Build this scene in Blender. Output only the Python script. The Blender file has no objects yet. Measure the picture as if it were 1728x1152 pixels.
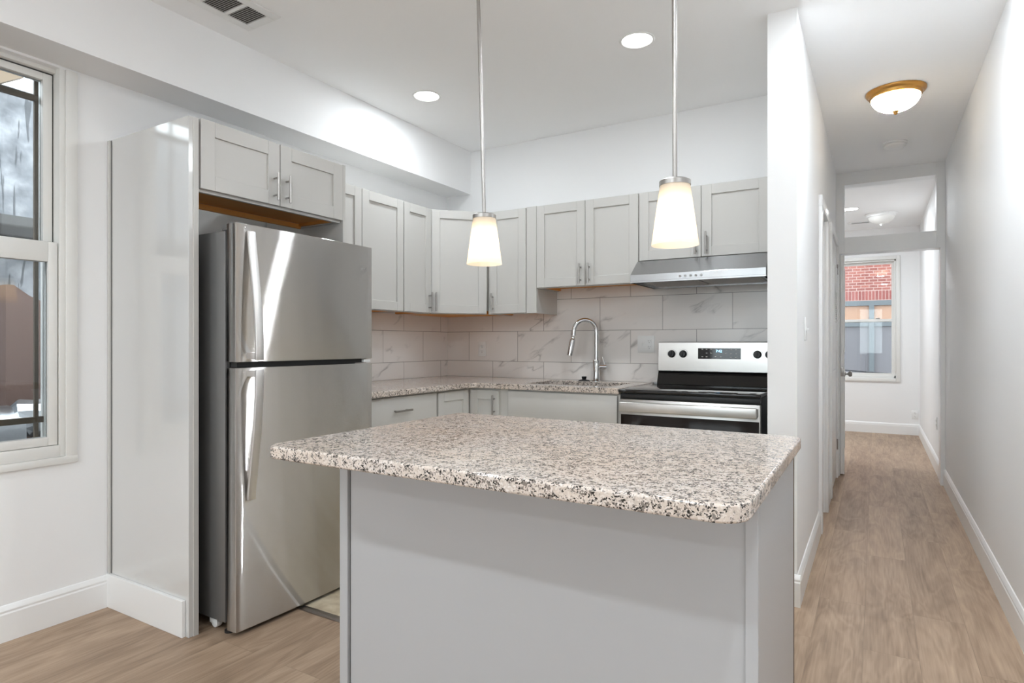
import bpy, bmesh, math, random
from mathutils import Vector, Matrix
random.seed(7)
S = bpy.context.scene
COL = S.collection
PI = math.pi

# ------------------------------------------------------------------ camera
cd = bpy.data.cameras.new('camera')
cd.sensor_width = 36.0
cd.lens = 1034.0 / 1728.0 * 36.0
cd.shift_y = 3.0 / 1728.0
cd.clip_start = 0.02
cam = bpy.data.objects.new('camera', cd)
cam.location = (0, 0, 1.18)
cam.rotation_euler = (PI / 2, 0, math.radians(30.66))
COL.objects.link(cam)
S.camera = cam

# ------------------------------------------------------------------ world, exposure
S.view_settings.view_transform = 'Standard'
S.view_settings.look = 'None'
S.view_settings.gamma = 1.0
S.view_settings.use_curve_mapping = False
S.view_settings.exposure = 1.24
W = bpy.data.worlds.new('overcast_sky')
S.world = W
W.use_nodes = True
bgn = W.node_tree.nodes['Background']
bgn.inputs['Color'].default_value = (0.88, 0.95, 1.0, 1)
bgn.inputs['Strength'].default_value = 2.6
try:
    cy = S.cycles
    cy.use_denoising = True
    cy.max_bounces = 12
    cy.diffuse_bounces = 8
    cy.glossy_bounces = 5
    cy.transmission_bounces = 8
    cy.transparent_max_bounces = 12
    cy.caustics_reflective = False
    cy.caustics_refractive = False
    cy.sample_clamp_indirect = 6.0
except Exception:
    pass

LED_W, BULB_W, DOME_W = 3.3, .058, 230.0
CEIL = 2.69

def area_light(name, loc, w, size, shape='DISK', rot=(0, 0, 0), col=(.87, .945, 1.0), sy=None, portal=False, spread=None):
    l = bpy.data.lights.new(name, 'AREA')
    l.energy = w; l.shape = shape; l.size = size; l.color = col
    if sy: l.size_y = sy
    if spread: l.spread = spread
    if portal: l.cycles.is_portal = True
    o = bpy.data.objects.new(name, l)
    o.location = loc; o.rotation_euler = rot
    COL.objects.link(o)
    return o

# daylight portals at the openings (they add no light, only guide the sky's)
area_light('window_portal', (-3.16, .83, 1.53), 1, .86, 'RECTANGLE', (0, -PI / 2, 0), sy=1.6, portal=True).scale = (1, 1, 1)
area_light('window_portal', (-.18, 9.56, 1.5), 1, .8, 'RECTANGLE', (-PI / 2, 0, 0), sy=1.5, portal=True)
area_light('window_portal', (-1.25, -4.36, 1.575), 1, 3.0, 'RECTANGLE', (PI / 2, 0, 0), sy=1.55, portal=True)

# ------------------------------------------------------------------ material helpers
def newmat(name):
    m = bpy.data.materials.new(name)
    m.use_nodes = True
    nt = m.node_tree
    return m, nt, nt.nodes['Principled BSDF']

def setp(b, **k):
    names = {'col': 'Base Color', 'rough': 'Roughness', 'metal': 'Metallic', 'spec': 'Specular IOR Level', 'coat': 'Coat Weight',
             'coatr': 'Coat Roughness', 'aniso': 'Anisotropic'}
    for a, v in k.items():
        if a == 'col' and len(v) == 3: v = (*v, 1)
        b.inputs[names[a]].default_value = v

def srgb(r, g, b):
    f = lambda c: (c / 255 / 12.92) if c / 255 <= .04045 else ((c / 255 + .055) / 1.055) ** 2.4
    return (f(r), f(g), f(b))

def N(nt, t, **k):
    n = nt.nodes.new(t)
    for a, v in k.items(): setattr(n, a, v)
    return n

def simple(name, col, rough=.5, metal=0, bump=0, bscale=200, **k):
    m, nt, b = newmat(name)
    setp(b, col=col, rough=rough, metal=metal, **k)
    tc = N(nt, 'ShaderNodeTexCoord')
    nz = N(nt, 'ShaderNodeTexNoise')
    nz.inputs['Scale'].default_value = bscale
    nz.inputs['Detail'].default_value = 3
    nt.links.new(tc.outputs['Object'], nz.inputs['Vector'])
    if bump:
        bp = N(nt, 'ShaderNodeBump')
        bp.inputs['Strength'].default_value = bump
        bp.inputs['Distance'].default_value = .002
        nt.links.new(nz.outputs['Fac'], bp.inputs['Height'])
        nt.links.new(bp.outputs['Normal'], b.inputs['Normal'])
    # a slight irregularity of gloss
    mr = N(nt, 'ShaderNodeMapRange')
    mr.inputs['To Min'].default_value = max(0, rough - .03)
    mr.inputs['To Max'].default_value = min(1, rough + .03)
    nt.links.new(nz.outputs['Fac'], mr.inputs['Value'])
    nt.links.new(mr.outputs['Result'], b.inputs['Roughness'])
    return m

def ramp(nt, stops, interp='LINEAR'):
    r = N(nt, 'ShaderNodeValToRGB')
    r.color_ramp.interpolation = interp
    e = r.color_ramp.elements
    while len(e) < len(stops): e.new(.5)
    for i, (p, c) in enumerate(stops):
        e[i].position = p
        e[i].color = (*c, 1) if len(c) == 3 else c
    return r

def mathn(nt, op, a, b=None, clamp=False):
    n = N(nt, 'ShaderNodeMath', operation=op)
    n.use_clamp = clamp
    for i, v in enumerate((a, b)):
        if v is None: continue
        if isinstance(v, (int, float)): n.inputs[i].default_value = v
        else: nt.links.new(v, n.inputs[i])
    return n.outputs[0]

def mixc(nt, fac, a, b, mode='MIX'):
    n = N(nt, 'ShaderNodeMix', data_type='RGBA', blend_type=mode)
    for i, v in ((0, fac), (6, a), (7, b)):
        if isinstance(v, (int, float)): n.inputs[i].default_value = v
        elif isinstance(v, tuple): n.inputs[i].default_value = (*v, 1) if len(v) == 3 else v
        else: nt.links.new(v, n.inputs[i])
    return n.outputs[2]

def position(nt):
    g = N(nt, 'ShaderNodeNewGeometry')
    s = N(nt, 'ShaderNodeSeparateXYZ')
    nt.links.new(g.outputs['Position'], s.inputs[0])
    return g.outputs['Position'], s.outputs[0], s.outputs[1], s.outputs[2]

def comb(nt, x, y, z):
    c = N(nt, 'ShaderNodeCombineXYZ')
    for i, v in enumerate((x, y, z)):
        if isinstance(v, (int, float)): c.inputs[i].default_value = v
        else: nt.links.new(v, c.inputs[i])
    return c.outputs[0]

M = {}
M['wall'] = simple('wall_paint', (.86, .86, .862), .6, bump=.04, bscale=120)
M['ceiling'] = simple('ceiling_paint', (.92, .92, .922), .7, bump=.04, bscale=120)
M['trim'] = simple('trim_paint', (.84, .84, .835), .3)
M['vinyl'] = simple('window_vinyl', (.78, .775, .75), .35)
M['cabinet'] = simple('cabinet_paint', srgb(197, 195, 191), .36)
M['cabinet_dark'] = simple('cabinet_gap_shade', (.12, .12, .12), .7)
M['panel'] = simple('laminate_panel', srgb(208, 207, 205), .10, spec=1.0, coat=.5, coatr=.08)
M['island'] = simple('island_panel', srgb(178, 179, 181), .32)
M['raw_wood'] = simple('raw_plywood', srgb(222, 158, 84), .6)
M['raw_edge'] = simple('raw_board_edge', srgb(92, 76, 58), .8)
M['nickel'] = simple('brushed_nickel', (.40, .38, .36), .32, 1.0)
M['chrome'] = simple('chrome', (.72, .73, .74), .07, 1.0)
M['brass'] = simple('antique_brass', srgb(176, 132, 72), .3, 1.0)
M['black'] = simple('black_plastic', (.012, .012, .013), .4)
M['black_glass'] = simple('black_glass', (.008, .007, .007), .05)
M['fridge_side'] = simple('fridge_side', srgb(128, 127, 126), .4, .6, bump=.08, bscale=500)
M['fridge_dark'] = simple('fridge_gap', (.02, .02, .02), .6)
M['plastic'] = simple('white_plastic', (.82, .82, .81), .35)
M['handle_metal'] = simple('satin_handle', (.74, .725, .71), .42, 1.0)
M['dark_slot'] = simple('dark_slot', (.05, .05, .05), .7)
M['vent_dark'] = simple('duct_dark', (.09, .08, .075), .8)
M['bar'] = simple('bronze_bar', srgb(88, 76, 62), .6)
M['steel_blue'] = simple('painted_steel', srgb(78, 84, 88), .55)
M['concrete'] = simple('concrete', srgb(104, 104, 104), .9, bump=.3, bscale=60)
M['asphalt'] = simple('asphalt', srgb(95, 95, 97), .9)
M['cable'] = simple('cable', (.02, .02, .025), .6)
M['foil'] = simple('foil', (.5, .51, .53), .3, 1.0, bump=1.0, bscale=25)
M['ledge'] = simple('tar_ledge', srgb(62, 61, 60), .8, bump=.4, bscale=40)
M['salmon_glass'] = simple('coppery_glass', srgb(150, 118, 98), .2)
M['oven_glass'] = simple('oven_glass', (.012, .007, .005), .12, spec=.18)
M['brown_wall'] = simple('brown_stucco', srgb(106, 84, 76), .8, bump=.2, bscale=60)
M['tan_board'] = simple('tan_board', srgb(128, 112, 94), .8)
M['chalk_pane'] = simple('plastic_sheet', srgb(96, 94, 98), .25, bump=1.0, bscale=3)

def stainless(name, base, rough, tangent, an=.8):
    m, nt, b = newmat(name)
    setp(b, col=base, rough=rough, metal=1, aniso=an)
    nt.links.new(comb(nt, *tangent), b.inputs['Tangent'])
    pos, x, y, z = position(nt)
    n = N(nt, 'ShaderNodeTexNoise')
    n.inputs['Scale'].default_value = 1.0; n.inputs['Detail'].default_value = 4
    nt.links.new(comb(nt, mathn(nt, 'MULTIPLY', x, 6), mathn(nt, 'MULTIPLY', y, 6), mathn(nt, 'MULTIPLY', z, 1500)), n.inputs['Vector'])
    mr = N(nt, 'ShaderNodeMapRange')
    mr.inputs['To Min'].default_value = rough - .03; mr.inputs['To Max'].default_value = rough + .03
    nt.links.new(n.outputs['Fac'], mr.inputs['Value'])
    nt.links.new(mr.outputs['Result'], b.inputs['Roughness'])
    return m
def brushed_door():
    # horizontal brushing: every groove tilts the surface up or down a little
    m, nt, b = newmat('stainless_door')
    setp(b, col=(.60, .585, .57), rough=.065, metal=1)
    g = N(nt, 'ShaderNodeNewGeometry')
    sc = N(nt, 'ShaderNodeVectorMath', operation='SCALE'); sc.inputs['Scale'].default_value = 9000
    nt.links.new(g.outputs['Position'], sc.inputs[0])
    w = N(nt, 'ShaderNodeTexWhiteNoise', noise_dimensions='3D')
    nt.links.new(sc.outputs[0], w.inputs['Vector'])
    q = N(nt, 'ShaderNodeSeparateColor'); nt.links.new(w.outputs['Color'], q.inputs[0])
    s = mathn(nt, 'MULTIPLY', mathn(nt, 'SUBTRACT', q.outputs[0], .5), 1.6)
    ad = N(nt, 'ShaderNodeVectorMath', operation='ADD')
    nt.links.new(g.outputs['Normal'], ad.inputs[0]); nt.links.new(comb(nt, 0, 0, s), ad.inputs[1])
    no = N(nt, 'ShaderNodeVectorMath', operation='NORMALIZE'); nt.links.new(ad.outputs[0], no.inputs[0])
    nt.links.new(no.outputs[0], b.inputs['Normal'])
    return m
M['steel'] = brushed_door()
M['steel_h'] = stainless('stainless_hood', (.46, .465, .475), .25, (0, 0, 1), .7)
M['steel_r'] = stainless('stainless_range', (.66, .65, .63), .3, (0, 0, 1), .5)

def granite():
    m, nt, b = newmat('speckled_granite')
    pos, x, y, z = position(nt)
    wn = N(nt, 'ShaderNodeTexNoise'); wn.inputs['Scale'].default_value = 90; wn.inputs['Detail'].default_value = 3
    nt.links.new(pos, wn.inputs['Vector'])
    sub = N(nt, 'ShaderNodeVectorMath', operation='SCALE'); sub.inputs['Scale'].default_value = .012
    nt.links.new(wn.outputs['Color'], sub.inputs[0])
    add = N(nt, 'ShaderNodeVectorMath', operation='ADD')
    nt.links.new(pos, add.inputs[0]); nt.links.new(sub.outputs[0], add.inputs[1])
    def vor(sc):
        v = N(nt, 'ShaderNodeTexVoronoi'); v.inputs['Scale'].default_value = sc
        nt.links.new(add.outputs[0], v.inputs['Vector'])
        s = N(nt, 'ShaderNodeSeparateColor'); nt.links.new(v.outputs['Color'], s.inputs[0])
        return s.outputs[0]
    big = N(nt, 'ShaderNodeTexNoise'); big.inputs['Scale'].default_value = 70; big.inputs['Detail'].default_value = 4
    nt.links.new(pos, big.inputs['Vector'])
    tanz = N(nt, 'ShaderNodeTexNoise'); tanz.inputs['Scale'].default_value = 5; tanz.inputs['Detail'].default_value = 2
    nt.links.new(pos, tanz.inputs['Vector'])
    # light crystals
    r1 = ramp(nt, [(0, (.60, .555, .53)), (.25, (.70, .66, .64)), (.5, (.49, .45, .42)), (.68, (.63, .57, .53)), (.9, (.78, .765, .76))], 'CONSTANT')
    nt.links.new(vor(300), r1.inputs[0])
    warm = mixc(nt, mathn(nt, 'MULTIPLY', tanz.outputs['Fac'], .8), r1.outputs[0], (.60, .47, .36))
    # grey patches
    f2 = mathn(nt, 'ADD', vor(280), mathn(nt, 'MULTIPLY', mathn(nt, 'SUBTRACT', big.outputs['Fac'], .5), 1.6))
    g2 = mathn(nt, 'GREATER_THAN', f2, .78)
    c2 = mixc(nt, g2, warm, (.22, .19, .17))
    f3 = mathn(nt, 'ADD', vor(330), mathn(nt, 'MULTIPLY', mathn(nt, 'SUBTRACT', big.outputs['Fac'], .5), 1.3))
    g3 = mathn(nt, 'GREATER_THAN', f3, .88)
    c3 = mixc(nt, g3, c2, (.022, .02, .018))
    nt.links.new(c3, b.inputs['Base Color'])
    setp(b, rough=.13)
    return m
M['granite'] = granite()

def marble_tile(name, along):
    m, nt, b = newmat(name)
    pos, x, y, z = position(nt)
    u = mathn(nt, 'ADD', x if along == 'x' else y, 2.759 + 4.43 if along == 'x' else -3.68 + 4.43)
    v = mathn(nt, 'ADD', z, .092)
    br = N(nt, 'ShaderNodeTexBrick')
    br.offset = .5; br.offset_frequency = 2
    nt.links.new(comb(nt, u, v, 0), br.inputs['Vector'])
    for k, val in (('Scale', 1.0), ('Mortar Size', .0016), ('Mortar Smooth', 0), ('Bias', 0), ('Brick Width', .443), ('Row Height', .227)):
        br.inputs[k].default_value = val
    br.inputs['Color1'].default_value = (0, 0, 0, 1); br.inputs['Color2'].default_value = (1, 1, 1, 1)
    br.inputs['Mortar'].default_value = (.5, .5, .5, 1)
    sc = N(nt, 'ShaderNodeSeparateColor'); nt.links.new(br.outputs['Color'], sc.inputs[0])
    shift = mathn(nt, 'MULTIPLY', sc.outputs[0], 37.0)
    vec = comb(nt, mathn(nt, 'ADD', mathn(nt, 'MULTIPLY', u, .75), shift), mathn(nt, 'MULTIPLY', mathn(nt, 'SUBTRACT', v, mathn(nt, 'MULTIPLY', u, .45)), 1.7), shift)
    vn = N(nt, 'ShaderNodeTexNoise'); vn.inputs['Scale'].default_value = 2.6; vn.inputs['Detail'].default_value = 4; vn.inputs['Roughness'].default_value = .5; vn.inputs['Distortion'].default_value = .3
    nt.links.new(vec, vn.inputs['Vector'])
    d = mathn(nt, 'ABSOLUTE', mathn(nt, 'SUBTRACT', vn.outputs['Fac'], .5))
    line = ramp(nt, [(0, (1, 1, 1)), (.006, (.5, .5, .5)), (.028, (0, 0, 0))])
    nt.links.new(d, line.inputs[0])
    mk = N(nt, 'ShaderNodeTexNoise'); mk.inputs['Scale'].default_value = 4.2; mk.inputs['Detail'].default_value = 2
    nt.links.new(vec, mk.inputs['Vector'])
    mr = ramp(nt, [(.50, (0, 0, 0)), (.64, (1, 1, 1))])
    nt.links.new(mk.outputs['Fac'], mr.inputs[0])
    f = mathn(nt, 'MULTIPLY', mathn(nt, 'MULTIPLY', line.outputs[0], mr.outputs[0]), .6)
    cl = N(nt, 'ShaderNodeTexNoise'); cl.inputs['Scale'].default_value = 2.0
    nt.links.new(vec, cl.inputs['Vector'])
    base = mixc(nt, cl.outputs['Fac'], srgb(226, 221, 217), srgb(238, 233, 229))
    c = mixc(nt, f, base, srgb(112, 106, 104))
    c = mixc(nt, br.outputs['Fac'], c, srgb(148, 142, 138))
    nt.links.new(c, b.inputs['Base Color'])
    setp(b, rough=.16)
    bp = N(nt, 'ShaderNodeBump'); bp.invert = True
    bp.inputs['Strength'].default_value = .5; bp.inputs['Distance'].default_value = .001
    nt.links.new(br.outputs['Fac'], bp.inputs['Height']); nt.links.new(bp.outputs['Normal'], b.inputs['Normal'])
    return m
M['tile_x'] = marble_tile('marble_tile', 'x')
M['tile_y'] = marble_tile('marble_tile_side', 'y')

def planks():
    m, nt, b = newmat('oak_vinyl_plank')
    pos, x, y, z = position(nt)
    br = N(nt, 'ShaderNodeTexBrick'); br.offset = .37; br.offset_frequency = 2
    nt.links.new(comb(nt, mathn(nt, 'ADD', y, 20), mathn(nt, 'ADD', x, 20.06), 0), br.inputs['Vector'])
    for k, val in (('Scale', 1.0), ('Mortar Size', .0011), ('Mortar Smooth', .3), ('Bias', 0), ('Brick Width', 1.22), ('Row Height', .182)):
        br.inputs[k].default_value = val
    br.inputs['Color1'].default_value = (0, 0, 0, 1); br.inputs['Color2'].default_value = (1, 1, 1, 1)
    br.inputs['Mortar'].default_value = (.5, .5, .5, 1)
    sc = N(nt, 'ShaderNodeSeparateColor'); nt.links.new(br.outputs['Color'], sc.inputs[0])
    sh = mathn(nt, 'MULTIPLY', sc.outputs[0], 23.0)
    # broad cathedral figure
    v1 = comb(nt, mathn(nt, 'ADD', mathn(nt, 'MULTIPLY', x, 7.0), sh), mathn(nt, 'MULTIPLY', y, 1.0), sh)
    n1 = N(nt, 'ShaderNodeTexNoise'); n1.inputs['Scale'].default_value = 1.0; n1.inputs['Detail'].default_value = 3; n1.inputs['Distortion'].default_value = .6
    nt.links.new(v1, n1.inputs['Vector'])
    rings = mathn(nt, 'SINE', mathn(nt, 'MULTIPLY', n1.outputs['Fac'], 62.0))
    v2 = comb(nt, mathn(nt, 'MULTIPLY', x, 150.0), mathn(nt, 'MULTIPLY', y, 5.0), sh)
    n2 = N(nt, 'ShaderNodeTexNoise'); n2.inputs['Scale'].default_value = 1.0; n2.inputs['Detail'].default_value = 4
    nt.links.new(v2, n2.inputs['Vector'])
    n3 = N(nt, 'ShaderNodeTexNoise'); n3.inputs['Scale'].default_value = 2.3; n3.inputs['Detail'].default_value = 3
    nt.links.new(v1, n3.inputs['Vector'])
    tone = mathn(nt, 'ADD', mathn(nt, 'ADD', mathn(nt, 'MULTIPLY', sc.outputs[0], .17), .05),
                 mathn(nt, 'ADD', mathn(nt, 'MULTIPLY', n3.outputs['Fac'], .62),
                       mathn(nt, 'ADD', mathn(nt, 'MULTIPLY', rings, .055), mathn(nt, 'MULTIPLY', mathn(nt, 'SUBTRACT', n2.outputs['Fac'], .5), .42))))
    cr = ramp(nt, [(.1, srgb(118, 96, 78)), (.42, srgb(159, 135, 113)), (.8, srgb(190, 166, 142))])
    nt.links.new(tone, cr.inputs[0])
    c = mixc(nt, mathn(nt, 'MULTIPLY', br.outputs['Fac'], .4), cr.outputs[0], srgb(80, 64, 50))
    nt.links.new(c, b.inputs['Base Color'])
    setp(b, rough=.5)
    bp = N(nt, 'ShaderNodeBump'); bp.inputs['Strength'].default_value = .15; bp.inputs['Distance'].default_value = .001
    nt.links.new(n2.outputs['Fac'], bp.inputs['Height']); nt.links.new(bp.outputs['Normal'], b.inputs['Normal'])
    return m
M['floor'] = planks()

def kitchen_tile():
    m, nt, b = newmat('travertine_vinyl')
    pos, x, y, z = position(nt)
    n = N(nt, 'ShaderNodeTexNoise'); n.inputs['Scale'].default_value = 12; n.inputs['Detail'].default_value = 6
    nt.links.new(pos, n.inputs['Vector'])
    r = ramp(nt, [(.3, srgb(170, 150, 122)), (.5, srgb(205, 190, 164)), (.7, srgb(222, 210, 188))])
    nt.links.new(n.outputs['Fac'], r.inputs[0]); nt.links.new(r.outputs[0], b.inputs['Base Color'])
    setp(b, rough=.4)
    return m
M['kfloor'] = kitchen_tile()

def glass_pane(name='window_glass', tint=(.93, .95, .95), refl=1.0):
    m = bpy.data.materials.new(name); m.use_nodes = True
    nt = m.node_tree; nt.nodes.clear()
    out = N(nt, 'ShaderNodeOutputMaterial')
    tr = N(nt, 'ShaderNodeBsdfTransparent'); tr.inputs[0].default_value = (*tint, 1)
    gl = N(nt, 'ShaderNodeBsdfGlossy'); gl.inputs['Roughness'].default_value = .01
    fr = N(nt, 'ShaderNodeFresnel'); fr.inputs[0].default_value = 1.5
    mx = N(nt, 'ShaderNodeMixShader')
    nt.links.new(fr.outputs[0], mx.inputs[0]); nt.links.new(tr.outputs[0], mx.inputs[1]); nt.links.new(gl.outputs[0], mx.inputs[2])
    nt.links.new(mx.outputs[0], out.inputs[0])
    return m
M['glass'] = glass_pane()

def emit(name, col, s):
    m = bpy.data.materials.new(name); m.use_nodes = True
    nt = m.node_tree; nt.nodes.clear()
    out = N(nt, 'ShaderNodeOutputMaterial'); e = N(nt, 'ShaderNodeEmission')
    e.inputs[0].default_value = (*col, 1); e.inputs[1].default_value = s
    nt.links.new(e.outputs[0], out.inputs[0])
    return m
M['led'] = emit('led_diffuser', (1, .98, .95), 6.0)
M['bulb'] = emit('bulb_glow', (1, .78, .5), 4.0)
M['clock'] = emit('clock_digits', (.25, .6, 1.0), 2.5)
M['legend'] = simple('panel_legend', (.6, .58, .56), .5)

def frosted(name, col, mixd=.35):
    m = bpy.data.materials.new(name); m.use_nodes = True
    nt = m.node_tree; nt.nodes.clear()
    out = N(nt, 'ShaderNodeOutputMaterial')
    t = N(nt, 'ShaderNodeBsdfTranslucent'); t.inputs[0].default_value = (*col, 1)
    d = N(nt, 'ShaderNodeBsdfPrincipled'); d.inputs['Base Color'].default_value = (*col, 1); d.inputs['Roughness'].default_value = .25
    mx = N(nt, 'ShaderNodeMixShader'); mx.inputs[0].default_value = mixd
    nt.links.new(t.outputs[0], mx.inputs[1]); nt.links.new(d.outputs[0], mx.inputs[2])
    nt.links.new(mx.outputs[0], out.inputs[0])
    return m
M['shade'] = frosted('frosted_shade', (.97, .90, .80))
M['dome_white'] = frosted('frosted_dome_white', (.95, .94, .92))
M['dome'] = frosted('frosted_dome', (.97, .88, .74))

def brick_mat():
    m, nt, b = newmat('red_brick')
    pos, x, y, z = position(nt)
    br = N(nt, 'ShaderNodeTexBrick')
    nt.links.new(comb(nt, mathn(nt, 'ADD', x, 20), z, 0), br.inputs['Vector'])
    for k, val in (('Scale', 1.0), ('Mortar Size', .007), ('Brick Width', .165), ('Row Height', .064), ('Bias', 0)):
        br.inputs[k].default_value = val
    br.inputs['Color1'].default_value = (*srgb(112, 62, 56), 1); br.inputs['Color2'].default_value = (*srgb(134, 80, 70), 1)
    br.inputs['Mortar'].default_value = (*srgb(150, 128, 122), 1)
    # soldier course
    br2 = N(nt, 'ShaderNodeTexBrick'); br2.offset = 0
    nt.links.new(comb(nt, mathn(nt, 'ADD', x, 20), mathn(nt, 'SUBTRACT', z, 2.15), 0), br2.inputs['Vector'])
    for k, val in (('Scale', 1.0), ('Mortar Size', .006), ('Brick Width', .066), ('Row Height', .215), ('Bias', 0)):
        br2.inputs[k].default_value = val
    br2.inputs['Color1'].default_value = (*srgb(112, 58, 54), 1); br2.inputs['Color2'].default_value = (*srgb(126, 70, 64), 1)
    br2.inputs['Mortar'].default_value = (*srgb(150, 128, 122), 1)
    c = mixc(nt, mathn(nt, 'LESS_THAN', z, 2.365), br.outputs['Color'], br2.outputs['Color'])
    nt.links.new(c, b.inputs['Base Color']); setp(b, rough=.9)
    return m
M['brick'] = brick_mat()

def alley_mat():
    m, nt, b = newmat('silver_coated_wall')
    pos, x, y, z = position(nt)
    n = N(nt, 'ShaderNodeTexNoise'); n.inputs['Scale'].default_value = 9; n.inputs['Detail'].default_value = 9
    nt.links.new(pos, n.inputs['Vector'])
    r = ramp(nt, [(.3, srgb(104, 107, 112)), (.5, srgb(132, 135, 140)), (.72, srgb(168, 170, 174))])
    nt.links.new(n.outputs['Fac'], r.inputs[0])
    # black peeling drips
    dn = N(nt, 'ShaderNodeTexNoise'); dn.inputs['Scale'].default_value = 1.0; dn.inputs['Detail'].default_value = 5; dn.inputs['Distortion'].default_value = .8
    nt.links.new(comb(nt, 0, mathn(nt, 'MULTIPLY', y, 20), mathn(nt, 'MULTIPLY', z, 2.4)), dn.inputs['Vector'])
    th = ramp(nt, [(.60, (0, 0, 0)), (.625, (1, 1, 1))])
    nt.links.new(dn.outputs['Fac'], th.inputs[0])
    c = mixc(nt, mathn(nt, 'MULTIPLY', th.outputs[0], .75), r.outputs[0], srgb(60, 62, 66))
    nt.links.new(c, b.inputs['Base Color']); setp(b, rough=.55)
    bp = N(nt, 'ShaderNodeBump'); bp.inputs['Strength'].default_value = .5; bp.inputs['Distance'].default_value = .02
    nt.links.new(n.outputs['Fac'], bp.inputs['Height']); nt.links.new(bp.outputs['Normal'], b.inputs['Normal'])
    return m
M['alley'] = alley_mat()

# ------------------------------------------------------------------ mesh builder
class B:
    def __init__(s, mat=None):
        s.bm = bmesh.new(); s.m = mat or Matrix.Identity(4)
    def _merge(s, t):
        me = bpy.data.meshes.new('tmp'); t.to_mesh(me); t.free()
        me.transform(s.m); s.bm.from_mesh(me); bpy.data.meshes.remove(me)
        return s
    def box(s, x0, x1, y0, y1, z0, z1, bev=0, seg=2):
        t = bmesh.new()
        bmesh.ops.create_cube(t, size=1)
        for v in t.verts:
            v.co = Vector((x0 + (v.co.x + .5) * (x1 - x0), y0 + (v.co.y + .5) * (y1 - y0), z0 + (v.co.z + .5) * (z1 - z0)))
        if bev: bmesh.ops.bevel(t, geom=t.edges[:], offset=bev, segments=seg, affect='EDGES', profile=.5)
        return s._merge(t)
    def prism(s, pts, z0, z1, axis='z', bev=0, seg=2):
        t = bmesh.new()
        f = {'z': lambda a, b, c: (a, b, c), 'x': lambda a, b, c: (c, a, b), 'y': lambda a, b, c: (a, c, b)}[axis]
        lo = [t.verts.new(f(a, b, z0)) for a, b in pts]; hi = [t.verts.new(f(a, b, z1)) for a, b in pts]
        t.faces.new(lo[::-1]); t.faces.new(hi)
        n = len(pts)
        for i in range(n): t.faces.new((lo[i], lo[(i + 1) % n], hi[(i + 1) % n], hi[i]))
        bmesh.ops.recalc_face_normals(t, faces=t.faces[:])
        if bev:
            e = [e for e in t.edges if len(e.link_faces) == 2 and e.calc_face_angle() > .7]
            bmesh.ops.bevel(t, geom=e, offset=bev, segments=seg, affect='EDGES', profile=.5)
        return s._merge(t)
    def lathe(s, prof, c, n=32, axis='z', closed=False):
        t = bmesh.new()
        rings = []
        for r, h in prof:
            if r < 1e-6: rings.append([t.verts.new((0, 0, h))])
            else: rings.append([t.verts.new((r * math.cos(2 * PI * i / n), r * math.sin(2 * PI * i / n), h)) for i in range(n)])
        prs = list(zip(rings, rings[1:]))
        if closed: prs.append((rings[-1], rings[0]))
        for a, b in prs:
            for i in range(n):
                j = (i + 1) % n
                q = [a[i], a[j], b[j], b[i]] if len(a) > 1 and len(b) > 1 else ([a[0], b[j], b[i]] if len(a) == 1 else [a[i], a[j], b[0]])
                t.faces.new(q)
        bmesh.ops.recalc_face_normals(t, faces=t.faces[:])
        R = {'z': Matrix.Identity(4), 'x': Matrix.Rotation(PI / 2, 4, 'Y'), 'y': Matrix.Rotation(-PI / 2, 4, 'X'), '-y': Matrix.Rotation(PI / 2, 4, 'X')}[axis] if isinstance(axis, str) else axis
        t.transform(Matrix.Translation(c) @ R)
        return s._merge(t)
    def cyl(s, p0, p1, r, r2=None, n=20):
        p0, p1 = Vector(p0), Vector(p1); d = p1 - p0
        R = d.to_track_quat('Z', 'Y').to_matrix().to_4x4()
        r2 = r if r2 is None else r2
        return s.lathe([(0, 0), (r, 0), (r2, d.length), (0, d.length)], p0, n, R)
    def tube(s, pts, r, n=14):
        pts = [Vector(p) for p in pts]; t = bmesh.new(); rings = []
        prev = None
        for i, p in enumerate(pts):
            d = (pts[min(i + 1, len(pts) - 1)] - pts[max(i - 1, 0)]).normalized()
            if prev is None:
                a = d.cross(Vector((0, 0, 1)));
                if a.length < .1: a = d.cross(Vector((1, 0, 0)))
            else: a = prev - d * prev.dot(d)
            a.normalize(); prev = a; b = d.cross(a)
            rr = r[i] if isinstance(r, (list, tuple)) else r
            rings.append([t.verts.new(p + (a * math.cos(2 * PI * k / n) + b * math.sin(2 * PI * k / n)) * rr) for k in range(n)])
        for a, b in zip(rings, rings[1:]):
            for k in range(n): t.faces.new((a[k], a[(k + 1) % n], b[(k + 1) % n], b[k]))
        t.faces.new(rings[0][::-1]); t.faces.new(rings[-1])
        bmesh.ops.recalc_face_normals(t, faces=t.faces[:])
        return s._merge(t)
    def slab(s, outer, holes, z0, z1):
        t = bmesh.new(); es = []
        for loop in [outer] + holes:
            vs = [t.verts.new((a, b, z0)) for a, b in loop]
            es += [t.edges.new((vs[i], vs[(i + 1) % len(vs)])) for i in range(len(vs))]
        bmesh.ops.triangle_fill(t, edges=es, use_beauty=True)
        g = bmesh.ops.extrude_face_region(t, geom=t.faces[:])
        for v in [e for e in g['geom'] if isinstance(e, bmesh.types.BMVert)]: v.co.z = z1
        bmesh.ops.recalc_face_normals(t, faces=t.faces[:])
        bmesh.ops.dissolve_limit(t, angle_limit=.001, verts=t.verts[:], edges=t.edges[:])
        return s._merge(t)

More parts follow.
